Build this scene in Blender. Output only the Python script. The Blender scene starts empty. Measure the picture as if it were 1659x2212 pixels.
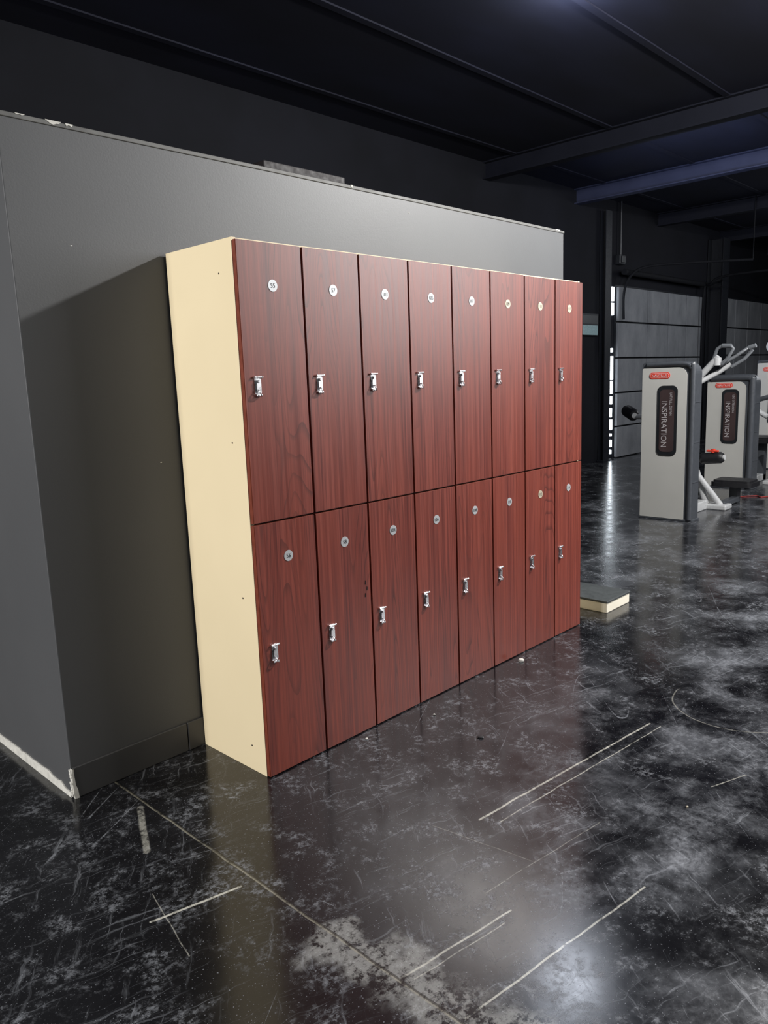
import bpy, bmesh, math, random
from mathutils import Vector, Matrix
random.seed(7)
scene=bpy.context.scene
COL=scene.collection
scene.view_settings.view_transform='Standard'
scene.view_settings.look='None'
scene.view_settings.exposure=0.0
def srgb(r,g,b):
    f=lambda c:(c/255/12.92) if c/255<=0.04045 else ((c/255+0.055)/1.055)**2.4
    return (f(r),f(g),f(b),1)
# ---------------------------------------------------------------- node helpers
class NT:
    def __init__(s,name):
        s.m=bpy.data.materials.new(name);s.m.use_nodes=True
        s.t=s.m.node_tree;s.n=s.t.nodes;s.b=s.n['Principled BSDF']
    def new(s,typ,**kw):
        n=s.n.new(typ)
        for k,v in kw.items(): setattr(n,k,v)
        return n
    def l(s,a,b): s.t.links.new(a,b)
    def coord(s,scale=(1,1,1),kind='Object',rot=0):
        tc=s.new('ShaderNodeTexCoord');mp=s.new('ShaderNodeMapping')
        mp.inputs['Scale'].default_value=scale
        r=s.new('ShaderNodeVectorRotate',rotation_type='Z_AXIS');r.inputs['Angle'].default_value=rot
        s.l(tc.outputs[kind],r.inputs['Vector']);s.l(r.outputs[0],mp.inputs['Vector']);return mp.outputs[0]
    def noise(s,vec,scale,detail=4,rough=.55,dist=0):
        n=s.new('ShaderNodeTexNoise');n.inputs['Scale'].default_value=scale;n.inputs['Detail'].default_value=detail
        n.inputs['Roughness'].default_value=rough;n.inputs['Distortion'].default_value=dist
        if vec is not None:s.l(vec,n.inputs['Vector'])
        return n.outputs['Fac']
    def math(s,op,a,b=None,clamp=False):
        n=s.new('ShaderNodeMath',operation=op,use_clamp=clamp)
        for i,v in enumerate((a,b)):
            if v is None: continue
            if isinstance(v,(int,float)): n.inputs[i].default_value=v
            else: s.l(v,n.inputs[i])
        return n.outputs[0]
    def vm(s,op,a,b=None):
        n=s.new('ShaderNodeVectorMath',operation=op)
        for i,v in enumerate((a,b)):
            if v is None: continue
            if isinstance(v,tuple): n.inputs[i].default_value=v
            else: s.l(v,n.inputs[i])
        return n
    def ramp(s,fac,stops):
        n=s.new('ShaderNodeValToRGB');e=n.color_ramp.elements
        e[0].position,e[0].color=stops[0];e[1].position,e[1].color=stops[-1]
        for p,c in stops[1:-1]:
            x=e.new(p);x.color=c
        s.l(fac,n.inputs[0]);return n.outputs[0]
    def rng(s,v,a,b,c=0,d=1):
        n=s.new('ShaderNodeMapRange',interpolation_type='SMOOTHSTEP');s.l(v,n.inputs[0])
        for i,x in enumerate((a,b,c,d)): n.inputs[i+1].default_value=x
        return n.outputs[0]
    def mix(s,fac,a,b,bt='MIX'):
        n=s.new('ShaderNodeMix',data_type='RGBA',blend_type=bt)
        for i,v in ((0,fac),(6,a),(7,b)):
            if isinstance(v,(int,float,tuple)): n.inputs[i].default_value=v
            else: s.l(v,n.inputs[i])
        return n.outputs[2]
    def bump(s,h,strength=.2,dist=.01):
        n=s.new('ShaderNodeBump');n.inputs['Strength'].default_value=strength;n.inputs['Distance'].default_value=dist
        s.l(h,n.inputs['Height']);s.l(n.outputs[0],s.b.inputs['Normal'])
    def set(s,**kw):
        for k,v in kw.items():
            k=k.replace('_',' ')
            if isinstance(v,(int,float,tuple)): s.b.inputs[k].default_value=v
            else: s.l(v,s.b.inputs[k])
def simple(name,col,rough=.5,metal=0,var=.12,scale=40,bump=0,coat=0,stretch=(1,1,1),spec=.5):
    t=NT(name);v=t.coord(stretch);n=t.noise(v,scale,2)
    lo=tuple(c*(1-var) for c in col[:3])+(1,);hi=tuple(min(1,c*(1+var)) for c in col[:3])+(1,)
    t.set(Base_Color=t.ramp(n,[(.3,lo),(.7,hi)]),Roughness=t.rng(n,.2,.8,rough*.85,min(1,rough*1.15)),Metallic=metal)
    t.b.inputs['Specular IOR Level'].default_value=spec
    if coat:t.b.inputs['Coat Weight'].default_value=coat
    if bump:t.bump(n,bump,.003)
    return t.m
def emit(name,col,st):
    t=NT(name);n=t.noise(t.coord(),3)
    t.set(Base_Color=col,Emission_Color=t.ramp(n,[(.2,tuple(c*.8 for c in col[:3])+(1,)),(.7,col)]),Emission_Strength=st);return t.m

# ---------------------------------------------------------------- materials
def wood(dark=1.0,name='cherry_wood_laminate'):
    t=NT(name)
    tc=t.new('ShaderNodeTexCoord');oi=t.new('ShaderNodeObjectInfo')
    off=t.vm('SCALE',(13.1,5.7,9.3));t.l(oi.outputs['Random'],off.inputs[3])
    p=t.vm('ADD',tc.outputs['Object'],off.outputs[0]).outputs[0]
    def sc(x,y,z):
        return t.vm('MULTIPLY',p,(x,y,z)).outputs[0]
    big=t.noise(sc(6.0,5,.70),1.0,1.5,.35,.2)
    ring=t.math('FRACT',t.math('MULTIPLY',big,28))
    line=t.rng(ring,.0,.34,1,0)
    zone=t.rng(t.noise(sc(3.5,3,.6),1.0,1),.40,.54)
    fib=t.noise(sc(330,50,6),1.0,2,.6)
    mid=t.noise(sc(95,20,1.2),1.0,3,.6)
    tone=t.noise(sc(12,3,.7),1.0,2)
    a=t.mix(t.rng(mid,.28,.72),srgb(98,40,33),srgb(138,64,50))
    b=t.mix(t.math('MULTIPLY',line,t.math('ADD',t.math('MULTIPLY',zone,.55),.10)),a,srgb(56,20,17))
    c=t.mix(t.math('MULTIPLY',t.rng(fib,.42,.72),.5),b,srgb(72,29,25))
    d=t.mix(t.math('MULTIPLY',t.rng(tone,.35,.7),.38),c,srgb(134,58,40))
    t.set(Base_Color=d,Roughness=t.rng(mid,.2,.8,.33,.43))
    t.b.inputs['Specular IOR Level'].default_value=.65
    return t.m
M_wood=wood()
M_edge=simple('door_edge_band',srgb(118,56,40),.45)
M_cream=simple('cream_laminate',srgb(236,219,182),.5,var=.008,scale=3)
M_inside=simple('locker_dark_gap',srgb(20,10,10),.8)
M_chrome=simple('satin_silver_latch_metal',(.78,.78,.80,1),.28,1,var=.1,scale=60)
M_disc=simple('brushed_silver_disc',srgb(190,192,194),.42,.3,var=.05,scale=80)
M_gold=simple('tarnished_pale_gold_disc',srgb(200,190,168),.42,.3,var=.08,scale=80)
M_ink=simple('black_ink',srgb(35,37,42),.5)
M_black=simple('black_plastic',srgb(28,30,33),.4,var=.1)
M_trim=simple('charcoal_machine_trim',srgb(66,69,74),.38,var=.06)
M_grip=simple('grey_grip_metal',srgb(96,99,103),.35,var=.06)
M_panel=simple('pale_machine_panel',srgb(180,179,174),.42,var=.02,scale=6)
M_white=simple('white_painted_tube',srgb(176,177,178),.3,var=.04)
M_vinyl=simple('black_upholstery_vinyl',srgb(26,26,29),.45,var=.15,bump=.2)
M_red=simple('red_badge_plastic',srgb(205,62,45),.4)
M_cord=simple('dark_red_cord',srgb(150,40,36),.5)
M_window=simple('smoked_glass_window',srgb(62,50,50),.12,var=.25,scale=7,coat=.6,stretch=(1,1,.3))
M_lett=simple('pale_lettering',srgb(205,200,200),.5)
M_lett2=simple('faded_grey_lettering',srgb(170,164,166),.5)
M_concrete=simple('chipped_white_plaster',srgb(205,203,196),.8,var=.12,bump=.4)

def wallmat(name,c1,c2,rough=.55,specks=True,spec=.5):
    t=NT(name);v=t.coord()
    n=t.noise(v,1.2,3);f=t.noise(v,180,1)
    base=t.mix(t.rng(n,.3,.7),c1,c2)
    t.b.inputs['Specular IOR Level'].default_value=spec
    t.set(Base_Color=base,Roughness=rough);t.bump(f,.12,.002);return t.m
M_wall=wallmat('dark_grey_wall_paint',srgb(74,75,77),srgb(79,80,82),.52)
M_base=simple('dark_vinyl_baseboard',srgb(64,64,65),.45,var=.06,scale=6)
M_far=wallmat('near_black_back_wall_paint',srgb(10,11,16),srgb(15,16,22),.8,False,.15)
M_cap=simple('wall_top_edge_paint',srgb(92,92,90),.6,var=.3,scale=25)
M_steel=simple('dark_painted_steel',srgb(20,22,27),.5,var=.1,spec=.3)

def doorpanelmat():
    t=NT('insulated_door_panel_paint');v=t.coord((1,1,.5))
    n=t.noise(v,4,4,.7);f=t.noise(t.coord(),60,2)
    t.set(Base_Color=t.ramp(n,[(.3,srgb(84,86,90)),(.5,srgb(96,98,102)),(.75,srgb(110,112,115))]),Roughness=.7);t.bump(f,.3,.004);return t.m
M_gdoor=doorpanelmat()

def ceilmat():
    t=NT('dark_navy_metal_deck_ceiling')
    n=t.noise(t.coord((.4,1,1)),1.5,3)
    c=t.mix(t.rng(n,.3,.75),srgb(11,12,22),srgb(18,20,34))
    t.set(Base_Color=c,Roughness=.75);t.b.inputs['Specular IOR Level'].default_value=.2;return t.m
M_ceil=ceilmat()
M_beam=simple('painted_roof_beam',srgb(13,15,25),.7,var=.1,scale=3,spec=.2)
M_beam_glow=simple('roof_beam_painted_glow',srgb(38,42,62),.6,var=.1,scale=3,spec=.3)  # lighter, bluer copy of the beam paint; flare glow put into the colour

def floormat():
    t=NT('polished_black_stained_concrete')
    tc=t.new('ShaderNodeTexCoord');P=tc.outputs['Object']
    wob=t.new('ShaderNodeTexNoise');wob.inputs['Scale'].default_value=9;wob.inputs['Detail'].default_value=2
    t.l(P,wob.inputs['Vector'])
    w0=t.vm('SUBTRACT',wob.outputs['Color'],(.5,.5,.5)).outputs[0]
    ws=t.vm('SCALE',w0);ws.inputs[3].default_value=.010
    PW=t.vm('ADD',P,ws.outputs[0]).outputs[0]
    flat=t.vm('MULTIPLY',PW,(1,1,0)).outputs[0]
    def seg(a,b,width,soft=.5,src=None):
        ab=Vector((b[0]-a[0],b[1]-a[1],0));L2=ab.length_squared
        ap=t.vm('SUBTRACT',src or flat,(a[0],a[1],0)).outputs[0]
        d=t.vm('DOT_PRODUCT',ap,tuple(ab)).outputs['Value']
        h=t.math('DIVIDE',d,L2,True)
        pr=t.vm('SCALE',tuple(ab));t.l(h,pr.inputs[3])
        df=t.vm('SUBTRACT',ap,pr.outputs[0]).outputs[0]
        ln=t.vm('LENGTH',df).outputs['Value']
        return t.rng(ln,width*soft,width,1,0)
    cloud=t.noise(P,2.0,3,.55,.3)
    soft=t.noise(t.vm('ADD',P,(4.3,9.1,0)).outputs[0],2.6,5,.58,.3)
    cloud2=t.noise(P,7,5,.72,.3)
    grit=t.noise(P,46,4,.78)
    speck=t.noise(P,170,1,.6)
    def scr(rot,sx,sy,eps,off):
        v=t.coord((sx,sy,1),rot=rot);v=t.vm('ADD',v,(off,off*.7,0)).outputs[0]
        n=t.noise(v,1.0,0,.5)
        return t.rng(t.math('ABSOLUTE',t.math('SUBTRACT',n,.5)),eps*.3,eps,1,0)
    sA=scr(.35,.6,5,.0028,3.1);sB=scr(-.6,.5,5,.0028,7.7);sC=scr(1.35,.6,5,.0028,11.3)
    m1=t.rng(cloud2,.50,.60);m3=t.rng(cloud,.50,.60);m2=t.rng(grit,.42,.55)
    scratch=t.math('MAXIMUM',t.math('MAXIMUM',t.math('MULTIPLY',sA,m1),t.math('MULTIPLY',sB,m3)),t.math('MULTIPLY',sC,m1))
    scratch=t.math('MULTIPLY',scratch,t.math('ADD',t.math('MULTIPLY',m2,.32),.05))
    # directional rubbed streaks, kept aperiodic by a warped domain
    wv=t.vm('SCALE',w0);wv.inputs[3].default_value=.06
    PV=t.vm('ADD',P,wv.outputs[0]).outputs[0]
    def rots(vec,rot,scale):
        r=t.new('ShaderNodeVectorRotate',rotation_type='Z_AXIS');r.inputs['Angle'].default_value=rot;t.l(vec,r.inputs['Vector'])
        return t.vm('MULTIPLY',r.outputs[0],scale).outputs[0]
    s1=t.noise(rots(PV,.25,(2.2,60,1)),1.0,4,.7)
    s2=t.noise(rots(PV,-.95,(3,48,1)),1.0,4,.7)
    sep=t.new('ShaderNodeSeparateXYZ');t.l(P,sep.inputs[0])
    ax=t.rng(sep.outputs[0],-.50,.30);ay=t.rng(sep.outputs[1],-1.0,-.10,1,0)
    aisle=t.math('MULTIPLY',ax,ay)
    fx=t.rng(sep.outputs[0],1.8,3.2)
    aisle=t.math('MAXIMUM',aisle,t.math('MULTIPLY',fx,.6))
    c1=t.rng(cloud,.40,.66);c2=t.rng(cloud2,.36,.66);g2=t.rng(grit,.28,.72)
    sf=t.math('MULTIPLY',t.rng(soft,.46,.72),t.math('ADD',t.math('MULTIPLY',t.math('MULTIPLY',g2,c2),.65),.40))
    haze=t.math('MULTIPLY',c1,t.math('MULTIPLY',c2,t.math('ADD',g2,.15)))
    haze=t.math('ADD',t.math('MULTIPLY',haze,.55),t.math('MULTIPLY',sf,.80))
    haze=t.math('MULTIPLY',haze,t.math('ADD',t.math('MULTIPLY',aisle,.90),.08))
    marb=t.math('MULTIPLY',t.rng(cloud2,.46,.68),t.rng(grit,.44,.64))
    marb=t.math('MULTIPLY',marb,.36)
    sp=t.math('MULTIPLY',t.rng(speck,.67,.75),.32)
    st=t.math('MAXIMUM',t.rng(s1,.56,.72),t.rng(s2,.57,.72))
    st=t.math('MULTIPLY',t.math('MULTIPLY',st,t.rng(soft,.40,.6)),.26)
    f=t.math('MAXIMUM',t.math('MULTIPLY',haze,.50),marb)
    f=t.math('MAXIMUM',f,sp)
    f=t.math('ADD',f,st,True)
    f=t.math('MAXIMUM',f,scratch)
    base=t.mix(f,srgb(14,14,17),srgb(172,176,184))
    brk=t.rng(t.math('ADD',t.math('MULTIPLY',grit,.6),t.math('MULTIPLY',cloud2,.4)),.36,.56)
    def lay(base,mask,col,k,broken=True):
        m=t.math('MULTIPLY',mask,k)
        if broken:m=t.math('MULTIPLY',m,brk)
        return t.mix(m,base,col)
    ws2=t.vm('SCALE',w0);ws2.inputs[3].default_value=.22
    rag=t.vm('MULTIPLY',t.vm('ADD',P,ws2.outputs[0]).outputs[0],(1,1,0)).outputs[0]
    worn=seg((-.385,-.78),(-.31,-1.5),.10,.35,rag)
    wmask=t.math('MULTIPLY',worn,t.rng(t.math('ADD',t.math('MULTIPLY',cloud2,.45),t.math('MULTIPLY',grit,.55)),.42,.53))
    base=lay(base,wmask,srgb(146,146,144),.62,False)
    for a,b,w,k in [((.27,-.71),(1.24,-.82),.0050,.9),((.30,-.765),(1.24,-.865),.0028,.7),
        ((-.37,-.96),(-.01,-1.02),.0035,.7),((-.35,-.985),(-.06,-1.035),.002,.5),
        ((-.36,-1.14),(.30,-1.24),.0035,.8),((-.66,-.34),(-.42,-.40),.005,.9),
        ((.92,-1.18),(1.07,-1.24),.003,.6),((-.40,.19),(-.51,-.05),.013,.4),
        ((-.60,-.24),(-.66,-.52),.002,.4),((.0,-.93),(.5,-1.0),.0018,.35),((.15,-.62),(.2,-.95),.0018,.25)]:
        base=lay(base,seg(a,b,w),srgb(190,188,178),k)
    j=seg((-.37,.42),(-.385,-6),.0035,.7)
    jl=seg((-.3735,.42),(-.3885,-6),.005,.6)
    base=lay(base,jl,srgb(140,136,122),.65)
    base=lay(base,j,srgb(10,10,10),.7,False)
    ctr=t.vm('SUBTRACT',flat,(1.62,-1.02,0)).outputs[0];rl=t.vm('LENGTH',ctr).outputs['Value']
    rr=t.math('ABSOLUTE',t.math('SUBTRACT',rl,.25));ring=t.rng(rr,.001,.004,1,0)
    ring=t.math('MULTIPLY',ring,t.rng(sep.outputs[0],1.58,1.66,1,0))
    base=lay(base,ring,srgb(150,148,140),.6)
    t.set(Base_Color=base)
    r=t.math('ADD',t.math('MULTIPLY',f,.40),t.rng(cloud2,.3,.8,.14,.25),True)
    t.set(Roughness=r);t.b.inputs['Specular IOR Level'].default_value=.55
    t.bump(t.noise(P,5,1),.05,.01)
    return t.m
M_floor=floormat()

# ---------------------------------------------------------------- mesh builder
class MB:
    def __init__(s): s.v=[];s.f=[];s.mi=[];s.sm=[]
    def add(s,vs,fs,mi=0,smooth=False):
        o=len(s.v);s.v+= [Vector(v) for v in vs]
        for f in fs: s.f.append([i+o for i in f]);s.mi.append(mi);s.sm.append(smooth)
    def bm(s,bm,mi=0,smooth=False):
        bm.verts.index_update()
        s.add([v.co.copy() for v in bm.verts],[[v.index for v in f.verts] for f in bm.faces],mi,smooth);bm.free()
    def box(s,a,b,mi=0,bev=0,seg=2):
        bm=bmesh.new();bmesh.ops.create_cube(bm,size=1)
        a=Vector(a);b=Vector(b);c=(a+b)/2;d=b-a
        for v in bm.verts: v.co=Vector((c[i]+v.co[i]*d[i] for i in range(3)))
        if bev>0: bmesh.ops.bevel(bm,geom=bm.edges[:],offset=bev,segments=seg,affect='EDGES',profile=.5)
        s.bm(bm,mi)
    def prism(s,pts,origin,U,V,W,d,mi=0,bev=0):
        """outline pts in (U,V), extruded along W by d"""
        bm=bmesh.new();O=Vector(origin);U=Vector(U);V=Vector(V);W=Vector(W)
        lo=[bm.verts.new(O+U*x+V*y) for x,y in pts];hi=[bm.verts.new(O+U*x+V*y+W*d) for x,y in pts]
        n=len(pts)
        bm.faces.new(lo[::-1]);top=bm.faces.new(hi)
        for i in range(n): bm.faces.new((lo[i],lo[(i+1)%n],hi[(i+1)%n],hi[i]))
        bmesh.ops.recalc_face_normals(bm,faces=bm.faces[:])
        if bev:
            bmesh.ops.bevel(bm,geom=list(top.edges),offset=bev,segments=2,affect='EDGES')
        s.bm(bm,mi)
    def tube(s,pts,r,mi=0,n=12,smooth_pts=0,rads=None):
        pts=[Vector(p) for p in pts]
        if smooth_pts and len(pts)>2:
            q=[]
            for i in range(len(pts)-1):
                p0=pts[max(i-1,0)];p1=pts[i];p2=pts[i+1];p3=pts[min(i+2,len(pts)-1)]
                for k in range(smooth_pts):
                    u=k/smooth_pts
                    q.append(.5*((2*p1)+(p2-p0)*u+(2*p0-5*p1+4*p2-p3)*u*u+(3*p1-p0-3*p2+p3)*u**3))
            q.append(pts[-1]);pts=q
        vs=[];fs=[];t0=(pts[1]-pts[0]).normalized()
        a=t0.orthogonal().normalized()
        for i,p in enumerate(pts):
            t=((pts[min(i+1,len(pts)-1)]-pts[max(i-1,0)])).normalized()
            a=(a-t*a.dot(t)).normalized();b=t.cross(a)
            rr=rads[i] if rads else r
            for k in range(n):
                an=2*math.pi*k/n;vs.append(p+(a*math.cos(an)+b*math.sin(an))*rr)
        for i in range(len(pts)-1):
            for k in range(n):
                fs.append([i*n+k,i*n+(k+1)%n,(i+1)*n+(k+1)%n,(i+1)*n+k])
        s.add(vs,fs,mi,True)
        s.add(vs[:n],[list(range(n))[::-1]],mi);s.add(vs[-n:],[list(range(n))],mi)
    def text(s,body,center,right,up,height,mi=0,width=None,depth=.0006):
        c=bpy.data.curves.new('t','FONT');c.body=body;c.extrude=0;c.resolution_u=3
        o=bpy.data.objects.new('t',c);COL.objects.link(o)
        dg=bpy.context.evaluated_depsgraph_get();me=bpy.data.meshes.new_from_object(o.evaluated_get(dg))
        co=[v.co.copy() for v in me.vertices];fs=[list(p.vertices) for p in me.polygons]
        bpy.data.objects.remove(o);bpy.data.curves.remove(c);bpy.data.meshes.remove(me)
        x0=min(v.x for v in co);x1=max(v.x for v in co);y0=min(v.y for v in co);y1=max(v.y for v in co)
        sy=height/(y1-y0);sx=(width/(x1-x0)) if width else sy
        R=Vector(right);U=Vector(up);N=R.cross(U);C=Vector(center)+N*depth
        s.add([C+R*((v.x-(x0+x1)/2)*sx)+U*((v.y-(y0+y1)/2)*sy) for v in co],fs,mi)
    def obj(s,name,mats,origin=(0,0,0),parent=None,label=None,category=None,kind=None,group=None,autos=False):
        me=bpy.data.meshes.new(name);O=Vector(origin)
        me.from_pydata([v-O for v in s.v],[],s.f)
        for m in (mats if isinstance(mats,list) else [mats]): me.materials.append(m)
        for p,mi,sm in zip(me.polygons,s.mi,s.sm): p.material_index=mi;p.use_smooth=sm
        me.update()
        o=bpy.data.objects.new(name,me);COL.objects.link(o);o.location=O
        if parent:
            o.parent=parent;o.location=O-(parent['_w'] and Vector(parent['_w']))
        o['_w']=tuple(O)
        tag(o,label,category,kind,group);return o
def tag(o,label=None,category=None,kind=None,group=None):
    if label:o['label']=label
    if category:o['category']=category
    if kind:o['kind']=kind
    if group:o['group']=group
def empty(name,loc,label,category,group=None):
    o=bpy.data.objects.new(name,None);COL.objects.link(o);o.location=loc;o['_w']=tuple(loc);o.empty_display_size=.1
    tag(o,label,category,None,group);return o
def rrect(w,h,r,n=5,corners=(1,1,1,1)):
    out=[]
    for (cx,cy,a0),k in zip([(-1,-1,180),(1,-1,270),(1,1,0),(-1,1,90)],corners):
        q=max(r*k,1e-4);x=cx*(w/2-q);y=cy*(h/2-q)
        for i in range(n+1):
            a=math.radians(a0+90*i/n);out.append((x+q*math.cos(a),y+q*math.sin(a)))
    return out
def lathe(m,prof,c,mi=0,n=32,cap=False):
    vs=[];fs=[]
    for r,z in prof:
        for k in range(n):
            a=2*math.pi*k/n;vs.append((c[0]+r*math.cos(a),c[1]+r*math.sin(a),z))
    for i in range(len(prof)-1):
        for k in range(n): fs.append([i*n+k,i*n+(k+1)%n,(i+1)*n+(k+1)%n,(i+1)*n+k])
    m.add(vs,fs,mi,True)

# ---------------------------------------------------------------- room shell
CZ=3.9
def sbox(name,a,b,mat,kind='structure',bev=0,label=None,category=None):
    m=MB();m.box(a,b,0,bev);return m.obj(name,mat,(0,0,0),None,label,category,kind)
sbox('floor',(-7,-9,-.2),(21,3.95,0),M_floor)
sbox('ceiling',(-7,-9,CZ),(21,3.95,CZ+.15),M_ceil)
sbox('wall_back',(-7,3.75,0),(21,3.95,CZ),M_far)
sbox('wall_right',(20.8,-9,0),(21,3.75,CZ),M_far)
sbox('wall_front',(-7,-9,0),(20.8,-8.8,CZ),M_far)
sbox('wall_left',(-7,-8.8,0),(-6.8,3.75,CZ),M_far)
m=MB();m.box((-.52,.42,0),(2.67,2.6,2.19),0,.003);m.obj('wall_partition',M_wall,kind='structure')
m=MB()
m.box((-.524,.416,2.182),(2.674,.424,2.196),0,.002)
m.box((-.524,.424,2.182),(-.516,2.6,2.196),0,.002)
m.obj('trim_1',M_cap,kind='structure')
m=MB()
m.box((-.515,.412,0),(-.072,.42,.112),0,.003);m.box((-.069,.411,0),(2.67,.42,.112),0,.003)
m.obj('baseboard_front',M_base,kind='structure')
m=MB();rs=random.Random(3)
y=.43
pts=[(0.0,0.0)]
while y<2.55:
    h=.030+rs.random()*.010+(.03 if .55<y<.58 else 0)
    if y<.47: h=.02
    pts.append((y-.43,h));y+=.012+rs.random()*.05
pts.append((2.1,.03));pts.append((2.1,0))
m.prism(pts,(-.52,.43,0),(0,1,0),(0,0,1),(-1,0,0),.004)
m.prism([(0,0),(.014,0),(.012,.03),(.006,.05),(.003,.10),(-.003,.112),(-.004,.02)],(-.518,.4195,0),(1,0,0),(0,0,1),(0,-1,0),.010)
for k in range(9):
    z=.01+.011*k
    m.box((-.527+rs.random()*.004,.410+rs.random()*.006,z),(-.517+rs.random()*.006,.425,z+.009),0,.001)
m.obj('baseboard_left',M_concrete,kind='structure')
m=MB()
for X,w,h in [(-.35,.05,.012),(-.30,.025,.008),(.93,.012,.012),(2.60,.05,.006),(-.45,.03,.005)]:
    p=[(-w/2,0)]+[(-w/2+w*i/6,-h*(.4+rs.random()*.8)) for i in range(1,6)]+[(w/2,0)]
    m.prism(p,(X,.4165,2.197),(1,0,0),(0,0,1),(0,-1,0),.002)
m.obj('trim_2',M_concrete,kind='structure')
m=MB()
for X,z,r in [(-.33,1.83,.003),(-.08,1.11,.003),(1.30,2.13,.0025)]:
    p=[(r*math.cos(a)*(1+.3*rs.random()),r*.6*math.sin(a)) for a in [i*math.pi/4 for i in range(8)]]
    m.prism(p,(X,.42,z),(1,0,0),(0,0,1),(0,-1,0),.001)
m.obj('trim_3',M_concrete,kind='structure')
m=MB();m.box((.47,.425,2.196),(.90,.62,2.224),0,.003);
m.obj('wooden_board',simple('dark_stained_board',srgb(30,25,27),.6,spec=.3),(.68,.5,2.196),label='dark brown flat board lying on top of grey partition wall',category='board')

def ibeam(name,a,b,h,w,label,mat=None):
    a=Vector(a);b=Vector(b);t=.014;d=(b-a);L=d.length;W=d.normalized();U=W.cross(Vector((0,0,1))).normalized()
    prof=[(-w/2,0),(w/2,0),(w/2,t),(t/2,t),(t/2,h-t),(w/2,h-t),(w/2,h),(-w/2,h),(-w/2,h-t),(-t/2,h-t),(-t/2,t),(-w/2,t)]
    m=MB();m.prism(prof,a-Vector((0,0,h)),U,(0,0,1),W,L)
    return m.obj(name,mat or M_beam,tuple(a),label=label,category='roof beam',group='roof beams')
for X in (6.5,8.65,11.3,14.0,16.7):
    ibeam('roof_beam',(X,-8.8,CZ),(X,3.75,CZ),.20,.14,'dark painted steel roof beam under the ceiling' if X!=8.65 else 'steel roof beam with bluish glow painted into its colour',M_beam_glow if X==8.65 else None)  # the blue beam stands in for a flare band across the ceiling
m=MB()
for i in range(10):
    Y=3.3-i*1.2
    m.box((-6.8,Y-.03,CZ-.012),(20.8,Y+.03,CZ),0)
m.obj('trim_4',M_ceil,kind='structure')

# ---------------------------------------------------------------- back wall features
gd=MB()
def panels(x0,x1,zs,vx):
    xs=[x0]+vx+[x1]
    for i in range(len(xs)-1):
        for j in range(len(zs)-1):
            gd.box((xs[i]+.012,3.69,zs[j]+.012),(xs[i+1]-.012,3.735,zs[j+1]-.012),0,.008)
panels(9.82,13.1,[0,.5,1.03,1.57,2.12,2.66],[10.85,11.65,12.4])
gd.box((9.80,3.736,0),(13.12,3.75,2.68),1)
gd.obj('door_1',[M_gdoor,M_steel],kind='structure')
gd=MB();panels(14.15,18.2,[0,.53,1.06,1.6,2.13,2.7],[14.8,15.5,16.3,17.3]);gd.box((14.1,3.736,0),(18.22,3.75,2.72),1)
gd.obj('door_2',[M_gdoor,M_steel],kind='structure')
m=MB()
for z0,z1,w in [(.08,.14,.03),(.19,.30,.045),(.36,.40,.03),(.46,.62,.05),(.66,.80,.025),(.86,.98,.035),(1.02,1.22,.04),(1.24,1.60,.06),(1.66,1.72,.03),(2.22,2.40,.06),(2.43,2.64,.07)]:
    m.box((9.70-w/2,3.715,z0),(9.70+w/2,3.749,z1),0,.004)
m.obj('daylight_gap',emit('daylight_through_gap',(.85,.93,1,1),9),kind='structure')  # glowing strips for daylight through the gap beside the door, no window
def column(X,w,y0,lab):
    m=MB()
    m.box((X-w/2,y0,0),(X+w/2,y0+.012,CZ-.20));m.box((X-w/2,3.722,0),(X+w/2,3.735,CZ-.20));m.box((X-.008,y0+.012,0),(X+.008,3.722,CZ-.20))
    m.box((X-w/2-.03,y0-.02,0),(X+w/2+.03,3.735,.02),0,.003)
    m.obj('steel_column',M_steel,(X,3.6,0),label=lab,category='column',group='steel columns')
column(9.40,.18,3.64,'dark painted steel column beside a narrow daylight gap')
column(13.55,.3,3.45,'dark painted steel column between two panelled roller doors')
m=MB()
m.tube([(9.86,3.62,2.15),(9.86,3.62,2.55),(9.94,3.55,2.80),(10.15,3.4,2.93),(10.6,3.0,2.97),(11.2,2.2,2.97)],.020,0,8,6)
m.tube([(12.95,3.62,.2),(12.95,3.62,2.6),(12.95,3.5,2.85),(12.95,3.2,2.97),(12.95,1.9,2.97)],.020,0,8,6)
m.tube([(9.85,3.62,2.86),(13.1,3.62,2.86)],.045,0,10)
m.tube([(11.2,2.2,2.97),(11.2,2.2,CZ)],.007,0,8)
m.obj('trim_5',simple('matte_black_track',srgb(14,15,19),.8,spec=.15),kind='structure')
m=MB();m.box((9.80,3.66,2.98),(9.98,3.75,3.12),0,.01);m.box((9.83,3.64,3.0),(9.95,3.66,3.1),0,.006);m.tube([(9.89,3.7,3.12),(9.89,3.7,CZ)],.012,0,8)
m.obj('junction_box',M_black,(9.89,3.7,2.98),label='small black electrical junction box on dark back wall',category='electrical box')
m=MB();m.box((8.72,3.70,1.90),(9.22,3.75,2.22),0,.008);m.prism(rrect(.44,.14,.01),(8.97,3.70,1.98),(1,0,0),(0,0,1),(0,-1,0),.004,1);m.prism(rrect(.44,.12,.01),(8.97,3.70,2.13),(1,0,0),(0,0,1),(0,-1,0),.004,2)
m.obj('wall_display_panel',[M_steel,simple('grey_green_glass',srgb(120,140,142),.2),M_black],(8.97,3.72,1.9),label='small grey-green rectangular panel mounted on dark back wall',category='wall panel')

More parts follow.
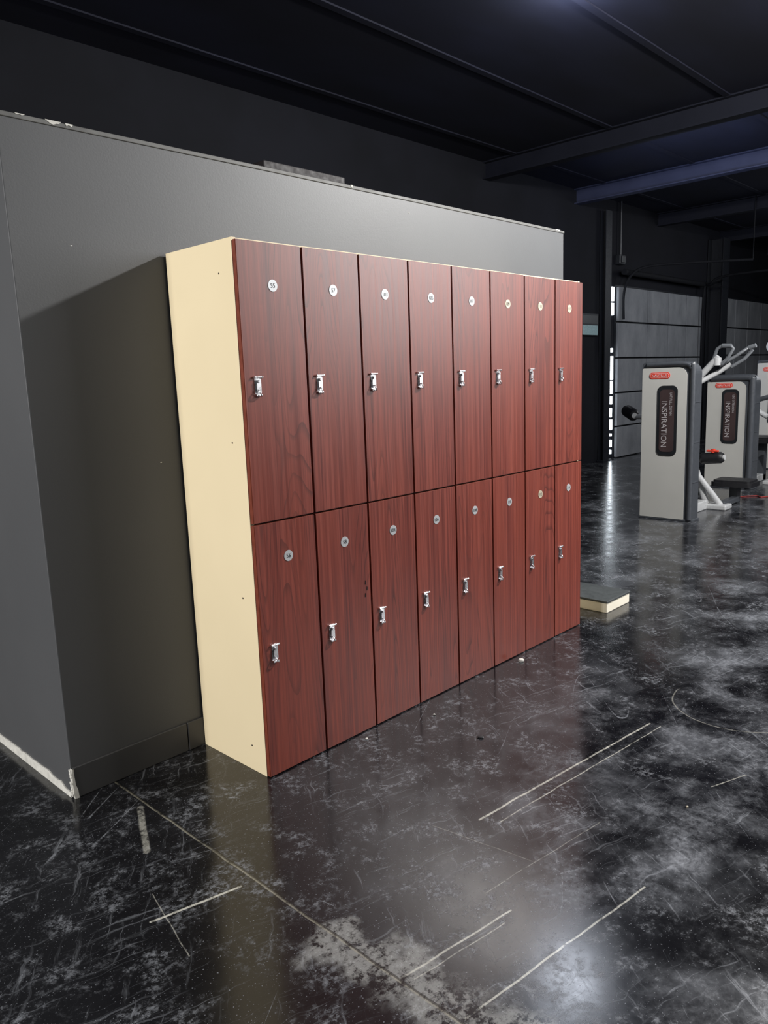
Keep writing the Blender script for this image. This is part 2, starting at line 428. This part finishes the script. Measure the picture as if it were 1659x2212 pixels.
# ---------------------------------------------------------------- lockers
W=2.156;DW=W/8;H=1.83;HM=.911
lk=empty('locker_bank',(W/2,.2,0),'two-tier gym lockers with cherry wood doors and cream side','locker')
m=MB()
yb=.409
m.box((0,.021,0),(.018,yb,H+.003),0,.001)
m.box((W-.018,.021,0),(W,yb,H+.003),0,.001)
m.box((.018,.024,H-.016),(W-.018,yb,H+.002),0)
m.box((.018,.06,.0),(W-.018,yb,.018),0)
m.box((.018,yb-.01,.018),(W-.018,yb,H-.016),0)
m.box((.018,.03,HM-.01),(W-.018,yb-.01,HM+.01),0)
for i in range(1,8): m.box((i*DW-.009,.03,.018),(i*DW+.009,yb-.01,H-.016),0)
m.box((.018,.026,.0),(W-.018,.0295,H-.018),1)
for yy,zz in [(.098,1.73),(.089,1.183),(.091,.645),(.098,.095)]:
    m.tube([(0,yy,zz),(-.0012,yy,zz)],.003,1,10)
m.obj('body',[M_cream,M_inside],(W/2,.2,0),lk)
def door_mesh(w,h):
    m=MB()
    bm=bmesh.new();bmesh.ops.create_cube(bm,size=1)
    for v in bm.verts: v.co=Vector((v.co.x*w,v.co.y*.019,v.co.z*h))
    bmesh.ops.bevel(bm,geom=bm.edges[:],offset=.0016,segments=2,affect='EDGES')
    m.bm(bm,0)
    return m
def make_latch(loc,parent):
    m=MB();x,y,z=loc
    U,V,Wd=(1,0,0),(0,0,1),(0,-1,0)
    m.prism(rrect(.027,.058,.004),(x,y,z),U,V,Wd,.0022,0,.0006)
    m.prism([(-.0095,-.020),(-.0065,-.026),(.0065,-.026),(.0095,-.020),(.0095,.004),(.006,.010),(.006,.018),(-.006,.018),(-.006,.010),(-.0095,.004)],(x,y-.005,z),U,V,Wd,.003,0,.0008)
    m.tube([(x-.015,y-.0055,z+.026),(x+.015,y-.0055,z+.026)],.0032,0,12)
    m.tube([(x-.015,y-.0055,z+.026),(x-.017,y-.0055,z+.026)],.0045,0,12);m.tube([(x+.015,y-.0055,z+.026),(x+.017,y-.0055,z+.026)],.0045,0,12)
    m.tube([(x,y,z+.012),(x,y-.011,z+.012)],.005,0,14)
    m.tube([(x-.004,y-.007,z-.016),(x-.004,y-.015,z-.020),(x-.002,y-.017,z-.028),(x+.005,y-.012,z-.036),(x+.007,y-.005,z-.034)],.0024,0,8,4)
    m.box((x-.010,y-.009,z-.036),(x+.012,y-.002,z-.030),0,.001)
    for dz in (.022,-.012): m.tube([(x-.0085,y-.002,z+dz),(x-.0085,y-.0035,z+dz)],.002,0,8)
    return m.obj('latch',M_chrome,loc,parent,'silver padlock hasp latch')
NUM=[['55','57','103','105','107','109','111','113'],['56','58','104','106','108','110','112','114']]
rd=random.Random(5)
for r in range(2):
    z0,z1=(HM+.003,H-.006) if r==0 else (.004,HM-.003)
    for i in range(8):
        x0=i*DW+.0035;x1=(i+1)*DW-.0035
        if i==0:x0=.001
        dz=rd.uniform(-.0012,.0012);zt=z1+(dz if r==0 else 0)
        c=((x0+x1)/2,.0105,(z0+zt)/2)
        m=door_mesh(x1-x0,zt-z0);m.v=[v+Vector(c) for v in m.v]
        d=m.obj('door',[M_wood,M_edge],c,lk,'cherry wood-grain laminate locker door')
        for p in d.data.polygons:
            if abs(p.normal.x)>.7 or abs(p.normal.z)>.7:p.material_index=1
        d['label']='cherry wood-grain locker door numbered '+NUM[r][i]
        make_latch((i*DW+.053,.001,1.370 if r==0 else .455),d)
        dc=(i*DW+DW/2+(.004 if i<2 else 0),.001,1.690 if r==0 else .782)
        m=MB();rad=.0195
        m.prism([(rad*math.cos(a),rad*math.sin(a)) for a in [2*math.pi*k/32 for k in range(32)]],dc,(1,0,0),(0,0,1),(0,-1,0),.0016,0,.0005)
        m.text(NUM[r][i],(dc[0],dc[1]-.0017,dc[2]),(1,0,0),(0,0,1),.0145,1,.0175 if len(NUM[r][i])==2 else .024)
        gold=(r==0 and i>=5) or (r==1 and i==6)
        m.obj('number_plate',[M_gold if gold else M_disc,M_ink],dc,d,('pale gold' if gold else 'silver')+' round plate numbered '+NUM[r][i])

m=MB()
for a,b in [((.508,.60),(.512,.56)),((.515,.575),(.518,.545)),((.505,.55),(.509,.54))]:
    m.prism([(-.002,-.004),(.002,-.005),(.003,.006),(0,.012),(-.002,.004)],(a[0],.0005,a[1]),(1,0,0),(0,0,1),(0,-1,0),.0008)
ch=[o for o in bpy.data.objects if o.name.startswith('door') and o.parent==lk]
m.obj('chipped_mark',M_inside,(.51,.0005,.57),ch[9],'dark chipped scuff marks in laminate')

# ---------------------------------------------------------------- step board beside lockers
st=empty('step_platform',(2.56,.18,0),'cream low step box with dark rubber top beside lockers','step platform')
M_cream2=simple('off_white_board',srgb(240,233,214),.5,var=.03,scale=6)
m=MB();m.box((2.42,-.02,0),(2.70,.39,.058),0,.004);m.obj('body',M_cream2,(2.56,.18,0),st)
m=MB();m.box((2.415,-.025,.058),(2.705,.395,.072),0,.004);m.obj('top_mat',simple('dark_rubber_mat',srgb(62,66,67),.5),(2.56,.18,.058),st,'dark grey rubber top')

# ---------------------------------------------------------------- floor litter
def crumb(x,y,r,mat,lab,h=.6,seed=1):
    rs=random.Random(seed);bm=bmesh.new();bmesh.ops.create_icosphere(bm,subdivisions=2,radius=r)
    for v in bm.verts:
        v.co*=1+rs.uniform(-.18,.18);v.co.z*=h
    zm=min(v.co.z for v in bm.verts)
    for v in bm.verts:v.co+=Vector((x,y,-zm))
    m=MB();m.bm(bm,0);return m.obj('plaster_crumb',mat,(x,y,0),label=lab,category='debris',group='crumbs on the floor')
m=MB();lathe(m,[(.0001,.011),(.011,.011),(.0135,.009),(.0135,.0),(.0001,0)],(1.49,-.055),0,20)
m.obj('bottle_cap',M_concrete,(1.49,-.055,0),label='small white plastic cap on black floor',category='bottle cap')
crumb(.76,-.115,.005,M_concrete,'small white plaster crumb on black floor',seed=2)
crumb(.43,-.02-.03,.005,M_concrete,'small white plaster crumb on black floor',seed=3)
crumb(.72,-.38,.013,M_black,'small black rubber scrap on polished floor',.3,4)
crumb(.75,-1.17,.004,M_gold,'small yellowish crumb on black floor',.6,5)

# ---------------------------------------------------------------- gym machines
def tower(parent,X,Y0,Y1,h,dep,sub,k=1.0,tr=.015):
    w=Y1-Y0;cy=(Y0+Y1)/2
    U=(0,-1,0);V=(0,0,1);Wd=(1,0,0)
    m=MB();o=rrect(w,h,.11,8,(.08,.08,1,.25))
    m.prism(o,(X,cy,h/2),U,V,Wd,dep,0)
    for z in (.25,.5,.75): m.box((X-.002,Y0-.004,h*z-.004),(X+dep*.9,Y0+.01,h*z+.004),0,.001)
    m.box((X-.01,Y0-.008,0),(X+dep+.02,Y1+.008,.02),0,.004)
    m.tube([(X-.004,Y0+tr-.001,.02),(X-.004,Y0+tr-.001,h-.13),(X-.004,Y0+.03+tr*.3,h-.06),(X-.004,Y0+.10,h-tr+.001),(X-.004,Y1-.05,h-tr+.001)],tr,0,12,5)
    sh=m.obj('weight_stack_shroud',M_trim,(X,cy,0),parent,'charcoal rounded weight stack shroud')
    m=MB();pw=w-.035-2*tr;ph=h-.025-2*tr
    m.prism(rrect(pw,ph,.08,8,(.05,.05,1,.2)),(X-.012,cy+w/2-.006-pw/2,ph/2+.018),U,V,Wd,.012,0)
    fp=m.obj('front_panel',M_panel,(X-.012,cy,0),sh,'pale grey front panel')
    m=MB();wc=(X-.0125,cy-.002,h*.635)
    m.prism(rrect(.185,.63*k,.05,8),wc,U,V,(-1,0,0),.008,0,.003)
    m.prism(rrect(.135,.56*k,.035,8),(wc[0]-.0081,wc[1],wc[2]),U,V,(-1,0,0),.0015,1)
    m.text('INSPIRATION',(wc[0]-.0105,wc[1]+.022,wc[2]-.03),(0,0,-1),(0,-1,0),.052,2,.41*k)
    m.text(sub,(wc[0]-.0105,wc[1]-.036,wc[2]+.15*k),(0,0,-1),(0,-1,0),.023,2,.20*k)
    m.obj('window',[M_black,M_window,M_lett2],wc,sh,'dark oval window with vertical lettering INSPIRATION')
    m=MB();bc=(X-.0125,cy+.075,h-.118)
    m.prism(rrect(.19,.056,.025,6),bc,U,V,(-1,0,0),.005,0,.0015)
    m.prism(rrect(.172,.042,.019,6),(bc[0]-.0051,bc[1],bc[2]),U,V,(-1,0,0),.0008,1)
    m.prism(rrect(.167,.037,.017,6),(bc[0]-.006,bc[1],bc[2]),U,V,(-1,0,0),.0008,0)
    m.text('NAUTILUS',(bc[0]-.0075,bc[1],bc[2]),(0,-1,0),(0,0,1),.021,1,.138)
    m.obj('badge',[M_red,M_lett],bc,sh,'red oval badge')
    return sh
m1=empty('weight_machine',(5.7,.9,0),'pale grey strength machine with black pads and white arm','gym machine','strength machines')
tower(m1,5.30,.66,1.15,1.435,.14,'LAT PULL DOWN',tr=.022)
m=MB()
m.box((5.44,.80,0),(6.05,.90,.09),0,.01)
m.tube([(6.02,.93,.42),(6.10,.84,.05)],.035,0,14)
m.tube([(5.98,.90,.36),(6.12,.70,.03)],.030,0,14)
m.box((6.02,.62,0),(6.20,.90,.05),0,.012)
m.tube([(5.55,.98,.05),(5.60,.98,1.25)],.035,0,14)
m.tube([(5.60,.98,1.22),(6.0,.90,1.28)],.03,0,14)
m.tube([(5.62,.98,.45),(6.0,.92,.44)],.03,0,14)
m.tube([(5.62,.98,.9),(5.8,1.50,.92)],.025,0,12)
m.obj('frame',M_white,(5.7,.9,0),m1,'white painted steel frame')
m=MB()
m.tube([(6.0,.93,1.26),(6.0,.73,1.47)],.030,0,14)
m.tube([(6.0,.93,1.22),(6.1,.74,1.34),(6.12,.66,1.40)],.024,0,12)
m.tube([(6.0,.74,1.46),(6.0,.74,1.39)],.036,0,14)
m.obj('lever_arm',M_white,(6.0,.84,1.3),m1,'white lever arm')
m=MB()
m.tube([(6.0,.78,1.44),(6.0,.745,1.545),(6.0,.70,1.57),(6.0,.62,1.565),(6.0,.60,1.54),(6.0,.64,1.46),(6.0,.70,1.40)],.016,0,12)
m.tube([(6.05,.74,1.385),(6.1,.60,1.475),(6.12,.50,1.545),(6.12,.47,1.52),(6.1,.53,1.44),(6.08,.64,1.37)],.016,0,12)
m.tube([(6.12,.50,1.54),(6.12,.44,1.56)],.022,0,12)
m.tube([(6.0,.70,1.57),(6.0,.62,1.565)],.022,0,12)
m.obj('handle',M_grip,(6.0,.6,1.5),m1,'grey grip loop handles')
def roller(p,q,r,parent,name='roller_pad'):
    p=Vector(p);q=Vector(q);d=(q-p)
    m=MB();N=10;pts=[p+d*i/N for i in range(N+1)];rads=[r*(.72 if i in(0,N) else 1) for i in range(N+1)]
    m.tube(pts,r,0,20,0,rads)
    m.tube([p-d*.06,p+d*.001],r*.45,1,14);m.tube([q-d*.001,q+d*.06],r*.45,1,14)
    return m.obj(name,[M_vinyl,M_white],tuple(p),parent,'black vinyl roller pad with white end caps')
roller((6.0,.87,.50),(6.0,.65,.52),.055,m1)
roller((5.75,1.44,.93),(5.95,1.62,.97),.06,m1)
m=MB();m.tube([(5.98,.74,.60),(5.98,.74,.565)],.02,0,14);m.box((5.96,.69,.572),(6.0,.80,.59),0,.006);m.obj('adjustment_knob',M_red,(5.98,.74,.58),m1,'red adjustment knob')
m=MB();m.prism(rrect(.40,.30,.05,6),(6.55,.72,.175),(0,-1,0),(1,0,0),(0,0,1),.065,0,.02)
m.box((6.50,.68,.0),(6.60,.76,.175),1,.004);m.box((6.12,.66,.02),(6.55,.74,.07),1,.01)
m.obj('seat_pad',[M_vinyl,M_trim],(6.55,.72,.1),m1,'low black upholstered pad')
m2=empty('weight_machine',(7.9,1.1,0),'second pale grey strength machine with lever arms and black pads','gym machine','strength machines')
tower(m2,7.5,.87,1.40,1.285,.16,'LEG EXTENSION',.97,tr=.036)
m=MB()
m.box((7.66,1.0,0),(8.4,1.1,.08),0,.01)
m.tube([(8.0,.85,.75),(8.15,.62,.03)],.03,0,14);m.tube([(7.9,.80,.55),(8.05,.66,.03)],.03,0,14)
m.tube([(7.8,1.0,.05),(7.8,1.0,1.1)],.035,0,14);m.tube([(7.8,1.0,.9),(8.0,.78,.72)],.028,0,14)
m.box((7.95,.5,0),(8.25,.9,.045),0,.01)
m.obj('frame',M_white,(7.9,1.0,0),m2,'white painted steel frame')
m=MB();m.tube([(7.85,.98,.98),(7.85,.80,1.03),(7.85,.68,.95)],.028,0,12);m.tube([(7.9,.84,.8),(7.9,.72,.74),(7.9,.62,.66)],.028,0,12)
m.obj('lever_arm',M_trim,(7.85,.8,1.0),m2,'dark lever arms')
roller((7.9,.84,.80),(7.9,.62,.78),.05,m2)
m=MB();m.prism(rrect(.4,.4,.05,6),(8.35,1.05,.46),(0,-1,0),(1,0,0),(0,0,1),.07,0,.02);m.box((8.3,1.0,0),(8.4,1.1,.46),1,.004)
m.obj('seat_pad',[M_vinyl,M_trim],(8.35,1.05,.46),m2,'black upholstered seat')
m3=empty('weight_machine',(9.8,1.2,0),'third grey strength machine with round pulley housing on top','gym machine','strength machines')
tower(m3,9.4,.98,1.48,1.44,.14,'CHEST PRESS')
m=MB();m.tube([(9.56,1.35,1.44),(9.56,1.35,1.60)],.03,0,14);m.tube([(9.50,1.33,1.62),(9.62,1.33,1.62)],.085,0,24);m.tube([(9.6,1.33,1.62),(9.6,1.0,1.66)],.03,0,12)
m.box((9.54,1.15,0),(10.2,1.25,.08),0,.01);m.tube([(10.1,1.2,.05),(10.1,1.2,1.2)],.035,0,12);m.tube([(9.56,1.2,1.3),(10.1,1.2,1.18)],.03,0,12)
m.obj('frame',M_white,(9.6,1.2,0),m3,'white painted steel frame with pulley')
m=MB();m.tube([(6.90,.80,.006),(7.0,.72,.006),(7.05,.66,.006),(6.98,.60,.006),(7.08,.55,.006)],.005,0,8,6)
m.obj('strap_cord',M_cord,(7.0,.66,0),label='thin red cord lying on floor near machine',category='cord')

# ---------------------------------------------------------------- lights
def light(kind,loc,energy,size=.1,target=None,color=(1,1,1),shape=None,sy=None):
    l=bpy.data.lights.new(kind.lower()+'_light',kind);l.energy=energy;l.color=color
    if kind=='AREA':
        l.size=size
        if sy:l.shape='RECTANGLE';l.size_y=sy
    else:l.shadow_soft_size=size
    o=bpy.data.objects.new('ceiling_light',l);COL.objects.link(o);o.location=loc  # one name for ceiling lamps, the side light and added fills
    if target: o.rotation_euler=(Vector(target)-Vector(loc)).to_track_quat('-Z','Y').to_euler()
    return o
light('POINT',(3.5,-1.75,3.45),880,.07,color=(1,.985,.96))
light('AREA',(-5.0,.15,2.2),265,1.3,(0,.3,1.0),(1,.985,.965))  # light from the left, inferred from the lit side panel; not ceiling mounted
light('AREA',(0.5,-5.5,3.6),55,2.2,(1.2,0,.7),(.98,.99,1))  # added soft fill from the front, no fixture there
light('AREA',(5.2,-4.2,2.9),180,2.6,(1.0,0,1.1),(1,.99,.99))  # added area light to lay a broad sheen on the locker doors
light('POINT',(3.52,.84,CZ-.26),52,.25,color=(.82,.88,1))
light('AREA',(7.2,-2.6,3.4),110,1.5,(9,2.5,.8),(.95,.97,1))  # added fill over the machine area
light('AREA',(12.5,0.3,3.3),62,2,(11.5,3.7,1.4),(.92,.96,1))  # added fill to lift the panelled doors at the back
light('AREA',(6.9,1.4,2.9),32,.8,(8.8,1.5,3.85),(.58,.68,1))  # added blue uplight, imitates the flare glow on beam and ceiling
w=bpy.data.worlds.new('World');scene.world=w;w.use_nodes=True
w.node_tree.nodes['Background'].inputs[0].default_value=(.5,.55,.65,1);w.node_tree.nodes['Background'].inputs[1].default_value=.1

# ---------------------------------------------------------------- camera
R=Matrix(((0.6895079404874404,-0.7233667542653146,-0.03632270403525319),(0.14866705423305349,0.09226958833074865,0.9845732222922481),(-0.708856055197693,-0.6842710441725107,0.17116141830630785)))
cam=bpy.data.cameras.new('camera');co=bpy.data.objects.new('camera',cam);COL.objects.link(co)
co.matrix_world=Matrix.Translation((-1.49405,-2.04537,1.37406))@R.transposed().to_4x4()
cam.sensor_fit='VERTICAL';cam.sensor_height=36;cam.lens=1648.33*36/2212;cam.clip_start=.02;cam.clip_end=100
scene.camera=co
for o in bpy.data.objects:
    if '_w' in o: del o['_w']
